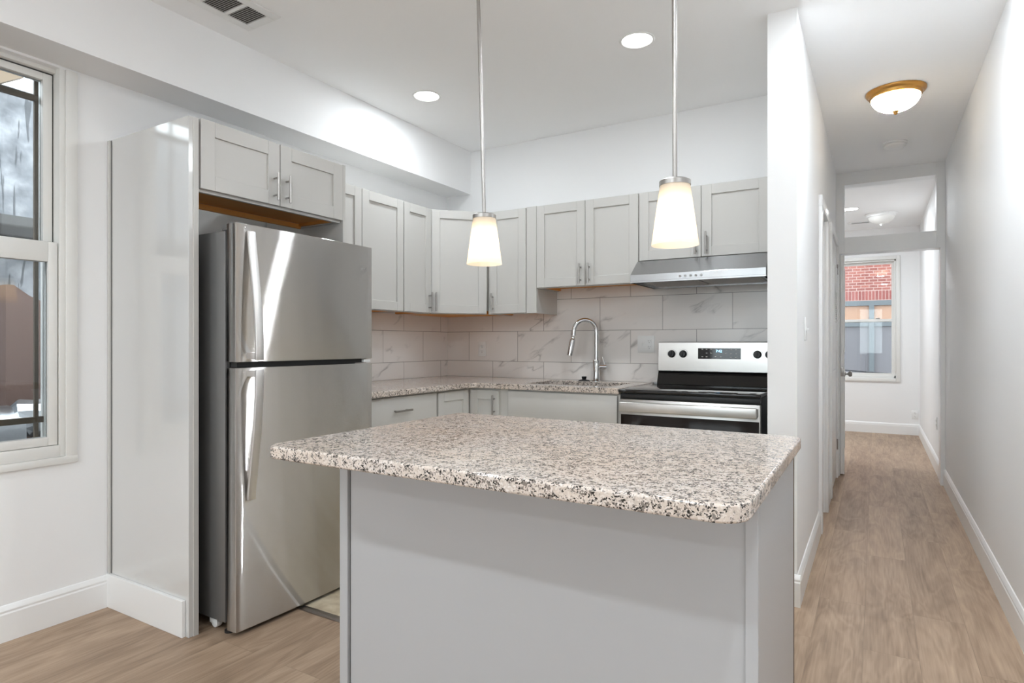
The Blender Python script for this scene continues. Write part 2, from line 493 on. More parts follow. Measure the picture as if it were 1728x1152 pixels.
def link(name, b, mat, parent=None, smooth=.6):
    me = bpy.data.meshes.new(name)
    if parent is not None:
        off = Vector((0, 0, 0)); p = parent
        while p is not None: off += p.location; p = p.parent
        bmesh.ops.translate(b.bm, verts=b.bm.verts[:], vec=-off)
    b.bm.to_mesh(me); b.bm.free()
    me.materials.append(M[mat] if isinstance(mat, str) else mat)
    if smooth:
        me.polygons.foreach_set('use_smooth', [True] * len(me.polygons))
        me.set_sharp_from_angle(angle=smooth)
    o = bpy.data.objects.new(name, me)
    if parent is not None: o.parent = parent
    COL.objects.link(o)
    return o

def tag(o, label, cat, group=None):
    o['label'] = label; o['category'] = cat
    if group: o['group'] = group
    return o

def thing(name, label, cat, loc, group=None):
    o = bpy.data.objects.new(name, None)
    o.empty_display_size = .1
    o.location = loc; COL.objects.link(o)
    return tag(o, label, cat, group)

def struct(name, b, mat, parent=None, smooth=.6):
    o = link(name, b, mat, parent, smooth)
    if parent is None: o['kind'] = 'structure'
    return o

def round_rect(x0, x1, y0, y1, rs, n=8):
    """outline with a radius per corner: (x1y0, x1y1, x0y1, x0y0)"""
    pts = []
    for (cx, cy_, a0), r in zip(((x1, y0, -90), (x1, y1, 0), (x0, y1, 90), (x0, y0, 180)), rs):
        sx = -1 if cx == x1 else 1; sy = 1 if cy_ == y0 else -1
        ox, oy = cx + sx * r, cy_ + sy * r
        for k in range(n + 1):
            a = math.radians(a0 + 90 * k / n)
            pts.append((ox + r * math.cos(a), oy + r * math.sin(a)))
    return pts

def text_mesh(name, s, size, mat, parent, matrix, extrude=.0006):
    cu = bpy.data.curves.new('t', 'FONT'); cu.body = s; cu.size = size; cu.extrude = extrude; cu.align_x = 'CENTER'; cu.align_y = 'CENTER'
    to = bpy.data.objects.new('t', cu); COL.objects.link(to)
    bpy.context.view_layer.update()
    me = bpy.data.meshes.new_from_object(to.evaluated_get(bpy.context.evaluated_depsgraph_get()))
    bpy.data.objects.remove(to); me.transform(matrix)
    b = B(); b.bm.from_mesh(me); bpy.data.meshes.remove(me)
    return link(name, b, mat, parent, 0)

# ================================================================== ROOM SHELL
LW, RW, BW = -2.98, .50, 4.0
struct('floor', B().box(-3.2, .64, -4.4, 9.6, -.12, 0), 'floor', smooth=0)
struct('floor.001', B().box(LW, -.43, 1.885, BW, 0, .004), 'kfloor', smooth=0)
struct('trim_1', B().prism([(1.855, .004), (1.862, .009), (1.885, .009), (1.893, .004), (1.893, .0001), (1.855, .0001)], -2.20, -.43, 'x'), 'nickel')
struct('ceiling', B().box(-3.2, .64, -4.4, 9.6, CEIL, CEIL + .12), 'ceiling', smooth=0)
struct('trim_2', B().box(LW, -2.75, -4.2, BW, 2.355, CEIL), 'wall', smooth=0)           # boxed soffit along the left wall
# left wall with the window opening
wy0, wy1, wz0, wz1 = .38, 1.275, .70, 2.345
wl = B()
wl.box(-3.15, LW + .01, -4.2, wy0, 0, CEIL).box(-3.15, LW + .01, wy1, 2.27, 0, CEIL).box(-3.15, LW, 2.27, 6.2, 0, CEIL)
wl.box(-3.15, LW + .01, wy0, wy1, 0, wz0).box(-3.15, LW + .01, wy0, wy1, wz1, CEIL)
struct('wall_left', wl, 'wall', smooth=0)
struct('wall_right', B().box(RW, RW + .14, -4.2, 6.2, 0, CEIL).box(.49, .64, 6.2, 9.55, 0, CEIL), 'wall', smooth=0)
struct('wall_back', B().box(LW, -.426, BW, BW + .12, 0, CEIL), 'wall', smooth=0)
# unseen wall behind the camera; its wide window is added to light the room
rb = B().box(-3.15, -2.75, -4.34, -4.2, 0, CEIL).box(.25, .64, -4.34, -4.2, 0, CEIL).box(-2.75, .25, -4.34, -4.2, 0, .8).box(-2.75, .25, -4.34, -4.2, 2.35, CEIL)
struct('wall_rear', rb, 'wall', smooth=0)
# hall partition with a closet doorway
DA0, DA1 = 4.30, 4.79
wp = B()
wp.box(-.426, -.302, 3.02, DA0, 0, CEIL).box(-.426, -.302, DA1, 6.2, 0, CEIL).box(-.426, -.302, DA0, DA1, 2.03, CEIL)
struct('wall_partition', wp, 'wall', smooth=0)
# wall with transom between hall and front room
wf = B()
wf.box(-3.15, -.302, 6.2, 6.32, 0, CEIL)
struct('wall_hall_end', wf, 'wall', smooth=0)
fr = B()
fr.box(-.302, -.236, 6.19, 6.33, 1.975, CEIL)
fr.box(-.302, -.272, 6.19, 6.33, 0, 1.975)
fr.box(.466, .50, 6.19, 6.33, 0, 1.975, .002).box(.438, .50, 6.19, 6.33, 1.975, CEIL, .002)
fr.box(-.236, .438, 6.19, 6.33, 1.975, 2.118, .002)
fr.box(-.236, .438, 6.19, 6.33, 2.582, CEIL, .002)
struct('door_3', fr, 'trim', smooth=0)
# front room
fw0, fw1, fz0, fz1 = -.60, .232, .725, 2.274
ff = B()
ff.box(-3.15, fw0, 9.4, 9.55, 0, CEIL).box(fw1, .64, 9.4, 9.55, 0, CEIL).box(fw0, fw1, 9.4, 9.55, 0, fz0).box(fw0, fw1, 9.4, 9.55, fz1, CEIL)
struct('wall_front', ff, 'wall', smooth=0)
struct('wall_front_left', B().box(-3.15, -3.0, 6.32, 9.4, 0, CEIL), 'wall', smooth=0)

# baseboards (profile: tall board with an ogee cap)
BBP = [(0, 0), (.015, 0), (.015, .108), (.012, .114), (.013, .122), (.009, .132), (.004, .140), (0, .142)]
def baseboard(name, run, a0, a1, face, sgn, extra=()):
    b = B()
    for (q0, q1) in [(a0, a1)] + list(extra):
        pts = [(face + sgn * d, h) for d, h in BBP]
        if run == 'y': b.prism([(p[0], p[1]) for p in pts], q0, q1, 'y')
        else: b.prism(pts, q0, q1, 'x')
    return struct(name, b, 'trim', smooth=.3)
baseboard('baseboard_left', 'y', -4.2, 1.435, LW + .01, 1)
baseboard('baseboard_right', 'y', -4.2, 6.19, RW, -1)
baseboard('baseboard_partition', 'y', 3.02, DA0 - .07, -.302, 1, [(DA1 + .07, 5.22)])
baseboard('baseboard_front', 'x', -3.0, .49, 9.4, -1)
baseboard('baseboard_front_right', 'y', 6.33, 9.4, .49, -1)
bp = B()
for p in [(-.426, 3.02)]:
    bp.prism([(3.02 - d, h) for d, h in BBP], -.426, -.287, 'x')
struct('baseboard_partition_end', bp, 'trim', smooth=.3)

# window 1 (left wall, double hung)
def window_left():
    f = B()
    X0, X1 = -3.14, LW + .012
    f.box(X0, X1, wy1 - .022, wy1, wz0, wz1, .002).box(X0, X1, wy0, wy0 + .022, wz0, wz1, .002)
    f.box(X0, X1 + .004, wy0 + .022, wy1 - .022, wz0, wz0 + .05, .003).box(X0, -3.0, wy0 + .022, wy1 - .022, wz1 - .018, wz1, .002)
    # side track beside the sashes, plaster bead around the opening
    f.box(-2.972, -2.958, wy1, wy1 + .044, wz0 - .012, wz1, .003).box(-2.972, -2.958, wy0 - .044, wy0, wz0 - .012, wz1, .003)
    f.box(-2.972, -2.956, wy0 - .044, wy1 + .044, wz0 - .03, wz0, .003)
    o = struct('window_1', f, 'vinyl')
    def sash(name, x0, x1, y0, y1, z0, z1, top, bot, side, mid):
        b = B()
        b.box(x0, x1, y0, y0 + side, z0, z1, .003).box(x0, x1, y1 - side, y1, z0, z1, .003)
        b.box(x0, x1, y0 + side, y1 - side, z1 - top, z1, .003).box(x0, x1, y0 + side, y1 - side, z0, z0 + bot, .003)
        s = link(name, b, 'vinyl', o)
        link('pane', B().box(mid - .003, mid + .003, y0 + side, y1 - side, z0 + bot, z1 - top), 'glass', s, 0)
    link('sash_gap_shade', B().box(-3.06, -3.025, wy1 - .029, wy1 - .0215, wz0 + .052, wz1 - .018).box(-3.06, -3.025, wy0 + .024, wy1 - .029, wz1 - .0265, wz1 - .0175), 'dark_slot', o, 0)  # dark-coloured strips stand in for the shade in the sash gaps
    sash('upper_sash', -3.06, -3.015, wy0 + .024, wy1 - .028, 1.545, wz1 - .026, .03, .045, .034, -3.04)
    sash('lower_sash', -3.01, -2.972, wy0 + .024, wy1 - .027, wz0 + .052, 1.605, .085, .036, .034, -2.99)
window_left()
# window 2 (front room)
def window_front():
    f = B()
    f.box(fw0, fw0 + .02, 9.41, 9.54, fz0, fz1, .002).box(fw1 - .02, fw1, 9.41, 9.54, fz0, fz1, .002)
    f.box(fw0, fw1, 9.41, 9.54, fz1 - .02, fz1, .002).box(fw0, fw1, 9.41, 9.54, fz0, fz0 + .03, .002)
    c = .047
    f.box(fw0 - c, fw0, 9.378, 9.4, fz0 - c, fz1 + c, .006).box(fw1, fw1 + c, 9.378, 9.4, fz0 - c, fz1 + c, .006)
    f.box(fw0, fw1, 9.378, 9.4, fz1, fz1 + c, .006).box(fw0, fw1, 9.378, 9.4, fz0 - c, fz0, .006)
    o = struct('window_2', f, 'vinyl')
    def sash(name, y0, y1, z0, z1, top, bot):
        b = B(); sd = .028
        b.box(fw0 + .02, fw0 + .02 + sd, y0, y1, z0, z1).box(fw1 - .02 - sd, fw1 - .02, y0, y1, z0, z1)
        b.box(fw0 + .02 + sd, fw1 - .02 - sd, y0, y1, z1 - top, z1).box(fw0 + .02 + sd, fw1 - .02 - sd, y0, y1, z0, z0 + bot)
        s = link(name, b, 'vinyl', o)
        link('pane', B().box(fw0 + .048, fw1 - .048, y0 + .012, y0 + .017, z0 + bot, z1 - top), 'glass', s, 0)
        return s
    sash('upper_sash', 9.47, 9.505, 1.46, fz1 - .02, .028, .03)
    lo = sash('lower_sash', 9.43, 9.465, fz0 + .03, 1.50, .035, .03)
    for x in (-.42, .03):
        link('sash_lock', B().box(x - .025, x + .025, 9.425, 9.45, 1.50, 1.516, .004), 'nickel', lo)
window_front()
def added_rear_window():  # out-of-view window, added so daylight fills the room from behind
    f = B(); x0, x1, z0, z1 = -2.75, .25, .8, 2.35
    xs = [x0, x0 + .06] + [v for k in (1, 2) for v in (x0 + k * 1.0 - .03, x0 + k * 1.0 + .03)] + [x1 - .06, x1]
    for a, b_ in zip(xs[0::2], xs[1::2]): f.box(a, b_, -4.33, -4.19, z0, z1)
    for a, b_ in zip(xs[1::2], xs[2::2]): f.box(a, b_, -4.33, -4.19, z0, z0 + .06).box(a, b_, -4.33, -4.19, z1 - .06, z1)
    o = struct('window_3_added', f, 'trim', smooth=0)
    for a, b_ in zip(xs[1::2], xs[2::2]): link('pane', B().box(a, b_, -4.27, -4.265, z0 + .06, z1 - .06), 'glass', o, 0)
added_rear_window()

# hall doors
ca = B()
ca.box(-.302, -.280, DA0 - .07, DA0, 0, 2.03, .003).box(-.302, -.280, DA1, DA1 + .07, 0, 2.03, .003).box(-.302, -.280, DA0 - .07, DA1 + .07, 2.03, 2.10, .003)
da = struct('door_1', ca, 'trim')
def panel_leaf(b, x0, x1, y0, y1, z0, z1, face):
    """door slab along y, with two raised fields on its hall face"""
    b.box(x0, x1, y0, y1, z0, z1, .002)
    w = y1 - y0
    for q0, q1 in ((.22, .95), (1.10, 1.90)):
        b.box(face, face + .006, y0 + .11, y1 - .11, z0 + q0, z0 + q1, .005)
lf = B(); panel_leaf(lf, -.372, -.338, DA0 + .004, DA1 - .004, .01, 2.026, -.338)
link('leaf', lf, 'trim', da)
cb = B()
DB0, DB1 = 5.30, 6.08
cb.box(-.302, -.280, DB0 - .07, DB0, 0, 2.03, .003).box(-.302, -.280, DB1, DB1 + .07, 0, 2.03, .003).box(-.302, -.280, DB0 - .07, DB1 + .07, 2.03, 2.10, .003)
dbo = struct('door_2', cb, 'trim')
lf = B(); panel_leaf(lf, -.301, -.294, DB0 + .003, DB1 - .003, .012, 2.026, -.294)
link('leaf', lf, 'trim', dbo)
for z in (.25, 1.78):
    link('hinge', B().cyl((-.285, DB1 - .001, z), (-.285, DB1 - .001, z + .09), .006, n=12), 'nickel', dbo)
gv = thing('wall_grille', 'white slatted vent grille on the hall door left of the far doorway', 'vent', (-.288, 5.82, 1.38))
g = B().box(-.288, -.280, 5.70, 5.712, 1.36, 1.82).box(-.288, -.280, 5.938, 5.95, 1.36, 1.82).box(-.288, -.280, 5.712, 5.938, 1.36, 1.372).box(-.288, -.280, 5.712, 5.938, 1.808, 1.82)
link('frame', g, 'plastic', gv)
link('backing', B().box(-.288, -.2865, 5.712, 5.938, 1.372, 1.808), 'vent_dark', gv, 0)
g = B()
for k in range(26):
    z = 1.376 + k * .0167
    g.prism([(-.287, z), (-.280, z + .006), (-.280, z + .008), (-.287, z + .002)], 5.712, 5.938, 'y')
link('slats', g, 'plastic', gv, 0)
# open door leaf standing in the far doorway, latch edge towards the kitchen
D = Matrix.Translation((-.270, 6.215, 0)) @ Matrix.Rotation(math.radians(2.55), 4, 'Z')
lb = B(D); lb.box(0, .034, 0, .74, .012, 1.965, .002)
for q0, q1 in ((.23, .95), (1.10, 1.85)):
    lb.box(-.005, .039, .11, .63, q0, q1, .004)
d4 = struct('door_4', lb, 'trim')
link('latch_plate', B(D).box(.005, .029, -.002, .003, .885, .965, .001), 'nickel', d4)
link('knob', B(D).lathe([(0, -.062), (.016, -.061), (.024, -.052), (.026, -.044), (.022, -.034), (.010, -.028), (.010, -.010), (.026, -.006), (.027, 0), (0, 0)], (0, .065, .905), 20, 'x'), 'nickel', d4)
link('knob', B(D).lathe([(0, .062), (.016, .061), (.024, .052), (.026, .044), (.022, .034), (.010, .028), (.010, .010), (.026, .006), (.027, 0), (0, 0)], (.034, .065, .905), 20, 'x'), 'nickel', d4)
struct('trim_3', B().box(-.44, -.31, 6.97, 7.05, 0, CEIL), 'trim', smooth=0)

# ================================================================== CABINETS
def frame_mat(x, y, z, deg):
    return Matrix.Translation((x, y, z)) @ Matrix.Rotation(math.radians(deg), 4, 'Z')

def pull(b, cx, z0, L, vertical=True, off=-.019):
    """bar pull in door-local coordinates, front is -y"""
    y = off - .030
    if vertical:
        b.cyl((cx, y, z0), (cx, y, z0 + L), .0058, n=14)
        for z in (z0 + .024, z0 + L - .024): b.cyl((cx, off, z), (cx, y, z), .0045, n=10)
    else:
        b.cyl((cx, y, z0), (cx + L, y, z0), .0058, n=14)
        for x in (cx + .024, cx + L - .024): b.cyl((x, off, z0), (x, y, z0), .0045, n=10)
    return b

def shaker(parent, x, y, z, deg, w, h, handle=None, name='door', rail=.058):
    """shaker front in its own frame: width along local x, front face towards local -y"""
    Q = frame_mat(x, y, z, deg); b = B(Q); t = -.019; e = .0012
    b.box(0, rail, t, -.001, 0, h, e, 1).box(w - rail, w, t, -.001, 0, h, e, 1)
    b.box(rail, w - rail, t, -.001, 0, rail, e, 1).box(rail, w - rail, t, -.001, h - rail, h, e, 1)
    b.box(rail - .004, w - rail + .004, -.010, -.002, rail - .004, h - rail + .004)
    d = link(name, b, 'cabinet', parent, 0)
    if handle:
        side, z0, L = handle
        cx = rail / 2 if side == 'l' else w - rail / 2
        link('handle', pull(B(Q), cx, z0, L), 'nickel', d)
    return d

def slabfront(parent, x, y, z, deg, w, h, handle=None, name='drawer'):
    Q = frame_mat(x, y, z, deg)
    d = link(name, B(Q).box(0, w, -.019, -.001, 0, h, .0025), 'cabinet', parent)
    if handle: link('handle', pull(B(Q), handle[0], handle[1], handle[2], False), 'nickel', d)
    return d

def carcass(parent, x, y, z, deg, w, h, depth, bottom=True, name='carcass'):
    Q = frame_mat(x, y, z, deg); b = B(Q)
    b.box(0, .016, 0, depth, 0, h, .001).box(w - .016, w, 0, depth, 0, h, .001)
    b.box(.016, w - .016, 0, depth, h - .016, h).box(.016, w - .016, depth - .008, depth, .02, h - .016)
    b.box(.016, w - .016, 0, .018, 0, .028)                          # face-frame bottom rail
    b.box(.016, w - .016, 0, .018, h - .03, h - .016)
    b.box(w / 2 - .02, w / 2 + .02, 0, .018, .028, h - .03)
    c = link(name, b, 'cabinet', parent, 0)
    if bottom:
        link('bottom_panel', B(Q).box(.016, w - .016, .018, depth - .008, .020, .033).box(.016, .03, .018, depth - .008, .006, .02).box(w - .03, w - .016, .018, depth - .008, .006, .02), 'raw_wood', parent, 0)
    return c

UT = 2.115
# over the fridge (faces +x): y 1.492 - 2.28
FX = -2.379
t = thing('wall_cabinet', 'grey two-door cabinet bridging above the refrigerator, short and wide', 'cabinet', (-2.67, 1.89, 1.80))
cc = carcass(t, FX, 1.492, 1.80, 90, .779, .30, .285)
link('back_rail', B().box(-2.672, -2.656, 1.508, 2.255, 1.795, 1.819), 'raw_wood', t, 0)
shaker(t, FX, 1.500, 1.812, 90, .384, .285, ('r', .018, .125), rail=.062)
shaker(t, FX, 1.888, 1.812, 90, .384, .285, ('l', .018, .125), rail=.062)
link('end_filler', B().box(-2.96, FX + .018, 2.273, 2.291, 1.672, 2.10, .001), 'cabinet', t, 0)
# tall white panel on the fridge's left
t = thing('fridge_side_panel', 'tall glossy pale panel standing between window wall and refrigerator', 'panel', (-2.67, 1.468, 0))
link('panel', B().box(-2.97, -2.364, 1.45, 1.468, 0, 2.092, .001), 'panel', t, 0)
link('edge_strip', B().box(-2.42, -2.360, 1.468, 1.490, 0, 2.092, .001), 'cabinet', t, 0)
link('scribe_strip', B().box(-2.968, -2.950, 1.441, 1.4495, .149, 2.088, .001), 'cabinet', t, 0)
link('panel_gap_shade', B().box(-2.950, -2.946, 1.4485, 1.4497, .149, 2.088), 'dark_slot', t, 0)  # shade of the narrow gap, put in as a dark-coloured strip
tb = B().box(-2.966, -2.385, 1.434, 1.449, 0, .148, .002)
t = thing('toe_board', 'short plain white board at the foot of the tall side panel', 'board', (-2.67, 1.44, 0))
link('board', tb, 'trim', t, 0)

# left wall uppers, faces at x -2.65
LX = -2.669
t = thing('wall_cabinet', 'grey tall-door cabinet on the left wall right beside the refrigerator', 'cabinet', (-2.82, 2.70, 1.385))
carcass(t, LX, 2.295, 1.385, 90, .79, UT - 1.385, .305)
shaker(t, LX, 2.300, 1.39, 90, .404, UT - 1.395, ('r', .012, .13))
shaker(t, LX, 2.708, 1.39, 90, .372, UT - 1.395, ('l', .012, .13))
t = thing('wall_cabinet', 'narrow grey single-door cabinet on the left wall before the corner cabinet', 'cabinet', (-2.82, 3.24, 1.385))
carcass(t, LX, 3.0855, 1.385, 90, .302, UT - 1.385, .305)
shaker(t, LX, 3.089, 1.39, 90, .285, UT - 1.395, ('r', .012, .13))
# diagonal corner cabinet
t = thing('wall_cabinet', 'grey corner cabinet with a diagonal door, behind the left pendant lamp', 'cabinet', (-2.8, 3.8, 1.385))
poly = [(LW + .002, 3.392), (LX, 3.392), (-2.388, 3.673), (-2.388, BW - .002), (LW + .002, BW - .002)]
link('carcass', B().prism(poly, 1.412, UT), 'cabinet', t, 0)
link('bottom_panel', B().prism([(LW + .01, 3.41), (LX - .012, 3.41), (-2.406, 3.685), (-2.406, BW - .01), (LW + .01, BW - .01)], 1.39, 1.412), 'raw_wood', t, 0)
link('bottom_rail', B(frame_mat(LX, 3.392, 1.385, 45)).box(0, .397, 0, .016, 0, .027), 'cabinet', t, 0)
shaker(t, LX + .002, 3.394, 1.39, 45, .391, UT - 1.395, ('l', .012, .13))
# back wall uppers, faces at y 3.67
BY = 3.689
t = thing('wall_cabinet', 'grey single-door cabinet on the back wall just right of the corner cabinet', 'cabinet', (-2.19, 3.85, 1.385))
carcass(t, -2.384, BY, 1.385, 0, .399, UT - 1.385, .309)
shaker(t, -2.360, BY, 1.39, 0, .293, UT - 1.395, ('l', .012, .13))
link('filler', B().box(-2.064, -1.986, BY - .012, BY, 1.386, UT, .001), 'cabinet', t, 0)
t = thing('wall_cabinet', 'grey two-door cabinet on the back wall above the sink', 'cabinet', (-1.62, 3.85, 1.552))
carcass(t, -1.984, BY, 1.552, 0, .722, UT - 1.552, .309)
shaker(t, -1.981, BY, 1.557, 0, .356, UT - 1.562, ('r', .012, .13))
shaker(t, -1.622, BY, 1.557, 0, .356, UT - 1.562, ('l', .012, .13))
t = thing('wall_cabinet', 'grey two-door cabinet directly above the steel range hood', 'cabinet', (-.88, 3.85, 1.685))
carcass(t, -1.261, BY, 1.685, 0, .759, UT - 1.685, .309, False)
shaker(t, -1.258, BY, 1.69, 0, .375, UT - 1.695, ('r', .012, .13))
shaker(t, -.880, BY, 1.69, 0, .375, UT - 1.695, ('l', .012, .13))

# base cabinets
BT = .885
def base_body(parent, x, y, deg, w, depth, name='carcass'):
    Q = frame_mat(x, y, 0, deg)
    b = B(Q).box(0, w, 0, depth, .10, BT, .001).box(0, w, .06, depth, 0.004, .10)
    return link(name, b, 'cabinet', parent, 0)
t = thing('base_cabinet', 'grey drawer base cabinet on the left wall beside the refrigerator', 'cabinet', (-2.65, 2.68, .004))
base_body(t, -2.339, 2.345, 90, .668, .638)
slabfront(t, -2.339, 2.352, .71, 90, .654, .166, (.245, .088, .145))
shaker(t, -2.339, 2.352, .115, 90, .325, .585, ('r', .43, .13)); shaker(t, -2.339, 2.68, .115, 90, .325, .585, ('l', .43, .13))
t = thing('base_cabinet', 'grey folding-door corner base cabinet under the inner corner of the counter', 'cabinet', (-2.6, 3.6, .004))
cpoly = [(LW + .002, 3.015), (-2.339, 3.015), (-2.339, 3.379), (-2.090, 3.379), (-2.090, BW - .002), (LW + .002, BW - .002)]
link('carcass', B().prism(cpoly, .10, BT).prism([(LW + .01, 3.02), (-2.40, 3.02), (-2.40, 3.44), (-2.095, 3.44), (-2.095, BW - .01), (LW + .01, BW - .01)], .004, .10), 'cabinet', t, 0)
shaker(t, -2.339, 3.024, .115, 90, .325, .757); shaker(t, -2.316, 3.379, .115, 0, .222, .757, ('r', .60, .13))
t = thing('base_cabinet', 'grey sink base cabinet with a plain false front below the faucet', 'cabinet', (-1.68, 3.68, .004))
b = B()      # hollow box: the basin hangs inside it
b.box(-2.088, -2.070, 3.379, 3.98, .10, BT).box(-1.290, -1.272, 3.379, 3.98, .10, BT).box(-2.07, -1.29, 3.379, 3.397, .10, BT).box(-2.07, -1.29, 3.397, 3.98, .10, .118).box(-2.07, -1.29, 3.44, 3.97, .004, .10)
link('carcass', b, 'cabinet', t, 0)
slabfront(t, -2.022, 3.379, .71, 0, .736, .166, None, 'false_front')
shaker(t, -2.022, 3.379, .115, 0, .366, .585, ('r', .43, .13)); shaker(t, -1.652, 3.379, .115, 0, .366, .585, ('l', .43, .13))

# L-shaped worktop with sink cutout
def bevel_mod(o, w=.005, seg=3):
    m = o.modifiers.new('edge', 'BEVEL'); m.width = w; m.segments = seg; m.limit_method = 'ANGLE'; m.angle_limit = math.radians(40); m.harden_normals = True
SX0, SX1, SY0, SY1 = -1.96, -1.37, 3.47, 3.85
hole = round_rect(SX0, SX1, SY0, SY1, (.05,) * 4, 5)
out = [(LW + .001, 2.340), (-2.285, 2.340), (-2.285, 3.318), (-2.255, 3.348), (-1.270, 3.348), (-1.270, BW - .001), (LW + .001, BW - .001)]
o = link('countertop', B().slab(out, [hole], .887, .920), 'granite', None, .6)
bevel_mod(o)
tag(o, 'L-shaped speckled granite worktop along the back and left walls', 'countertop')
# tile backsplash
o = link('backsplash', B().box(LW, -.43, BW - .009, BW - .0005, .921, 1.70), 'tile_x', None, 0)
tag(o, 'marbled tile backsplash on the back wall behind sink and range', 'backsplash')
o = link('backsplash', B().box(LW + .0005, LW + .009, 2.34, BW - .0095, .921, 1.39), 'tile_y', None, 0)
tag(o, 'marbled tile backsplash on the left wall right of the refrigerator', 'backsplash')

# sink basin
t = thing('sink', 'stainless undermount sink set into the granite worktop', 'sink', (-1.665, 3.66, .70))
b = B(); r0 = round_rect(SX0 - .004, SX1 + .004, SY0 - .004, SY1 + .004, (.05,) * 4, 5); r1 = round_rect(SX0 + .01, SX1 - .01, SY0 + .01, SY1 - .01, (.06,) * 4, 5)
tb = bmesh.new()
A = [tb.verts.new((x, y, .886)) for x, y in r0]; C2 = [tb.verts.new((x, y, .70)) for x, y in r1]
for i in range(len(A)):
    j = (i + 1) % len(A); tb.faces.new((A[i], A[j], C2[j], C2[i]))
tb.faces.new(C2)
bmesh.ops.recalc_face_normals(tb, faces=tb.faces[:])
bmesh.ops.solidify(tb, geom=tb.faces[:], thickness=.0015)
b._merge(tb)
link('basin', b, 'steel_h', t)
link('drain', B().lathe([(0, .7035), (.035, .7035), (.045, .703), (.045, .7015), (0, .7015)], (-1.66, 3.66, 0), 24), 'chrome', t)

# faucet
t = thing('faucet', 'chrome pull-down gooseneck faucet at the back of the sink', 'faucet', (-1.643, 3.905, .92))
fx, fy = -1.643, 3.905
u = Vector((-.80, -.60, 0))
link('base', B().lathe([(0, .920), (.027, .920), (.027, .926), (.0225, .932), (.0225, 1.06), (.020, 1.064), (0, 1.064)], (fx, fy, 0), 24), 'chrome', t)
pts = [Vector((fx, fy, 1.06)), Vector((fx, fy, 1.15)), Vector((fx, fy, 1.255))]
R = .078
for k in range(1, 17):
    a = PI * k / 16
    pts.append(Vector((fx, fy, 1.262)) + u * (R - R * math.cos(a)) + Vector((0, 0, R * math.sin(a))))
pts.append(pts[-1] + u * .003 + Vector((0, 0, -.030)))
link('spout', B().tube(pts, .0145, 18), 'chrome', t)
e = pts[-1]; dn = (u * .20 + Vector((0, 0, -1))).normalized()
link('spray_head', B().tube([e + dn * .004, e + dn * .012, e + dn * .024, e + dn * .028, e + dn * .08, e + dn * .12, e + dn * .138], [.008, .0105, .014, .0185, .0195, .0185, .0175], 18), 'chrome', t)
hd = Vector((.86, .51, 0))
c0 = Vector((fx, fy, 1.018))
hl = link('handle', B().tube([c0 + hd * .018, c0 + hd * .066, c0 + hd * .072], [.018, .018, .013], 18)
          .tube([c0 + hd * .058 + Vector((0, 0, .012)), c0 + hd * .050 + Vector((0, 0, .04)), c0 + hd * .040 + Vector((0, 0, .068))], [.008, .0065, .005], 12), 'chrome', t)
# drain stopper on the counter
t = thing('sink_stopper', 'small black rubber stopper on the worktop left of the faucet', 'stopper', (-1.73, 3.90, .92))
link('flange', B().lathe([(0, .9203), (.036, .9203), (.040, .923), (.038, .926), (.018, .931), (0, .931)], (-1.73, 3.895, 0), 28), 'black', t)
link('grip', B().lathe([(0, .931), (.013, .931), (.017, .944), (.017, .951), (0, .951)], (-1.73, 3.895, 0), 20), 'black', t)

# outlets and switches
def outlet(cx, z, wall, label, gang=1, plane=0):
    """wall: 'y' -> plate on a plane y facing -y; 'x' -> plate facing -x"""
    w = .0355 if gang == 1 else .058
    Q = frame_mat(cx, plane, z, 0) if wall == 'y' else (frame_mat(plane, cx, z, -90) if wall == 'x' else frame_mat(plane, cx, z, 90))
    t = thing('outlet', label, 'outlet', Q.translation)
    link('plate', B(Q).box(-w, w, -.006, -.0003, -.0575, .0575, .002), 'plastic', t)
    c = 0 if gang == 1 else .024
    for dz in (-.0195, .0195):
        link('receptacle', B(Q).prism(round_rect(c - .0165, c + .0165, dz - .0145, dz + .0145, (.008,) * 4, 4), -.0085, -.006, 'y'), 'plastic', t)
        for dx, hh in ((-.006, .004), (.006, .0032)): link('slot', B(Q).box(c + dx - .001, c + dx + .001, -.0089, -.0084, dz - hh + .003, dz + hh + .003), 'dark_slot', t, 0)
        link('slot', B(Q).box(c - .0022, c + .0022, -.0089, -.0084, dz - .010, dz - .006), 'dark_slot', t, 0)
    if gang == 2:
        link('toggle', B(Q).box(-.029, -.019, -.008, -.006, -.012, .012, .001).box(-.027, -.021, -.016, -.007, -.001, .010, .001), 'plastic', t)
    return t
outlet(-2.633, 1.136, 'y', 'white outlet on the tiled back wall near the corner', plane=BW - .009)
outlet(-1.321, 1.174, 'y', 'white double plate with switch and outlet on the tile between faucet and range', 2, plane=BW - .009)
outlet(.440, .262, 'y', 'white outlet low on the far wall of the front room, right of the window', plane=9.4)
outlet(6.86, .445, 'x', 'white outlet on the front room\'s right-hand wall past the doorway', plane=.49)
t = thing('light_switch', 'white toggle switch on the end of the partition facing the hall', 'switch', (-.302, 3.385, 1.25))
Q = frame_mat(-.302, 3.385, 1.252, 90)
link('plate', B(Q).box(-.0355, .0355, -.006, -.0003, -.0575, .0575, .002), 'plastic', t)
link('toggle', B(Q).box(-.005, .005, -.009, -.006, -.012, .012, .001).box(-.004, .004, -.019, -.008, -.006, .003, .001), 'plastic', t)

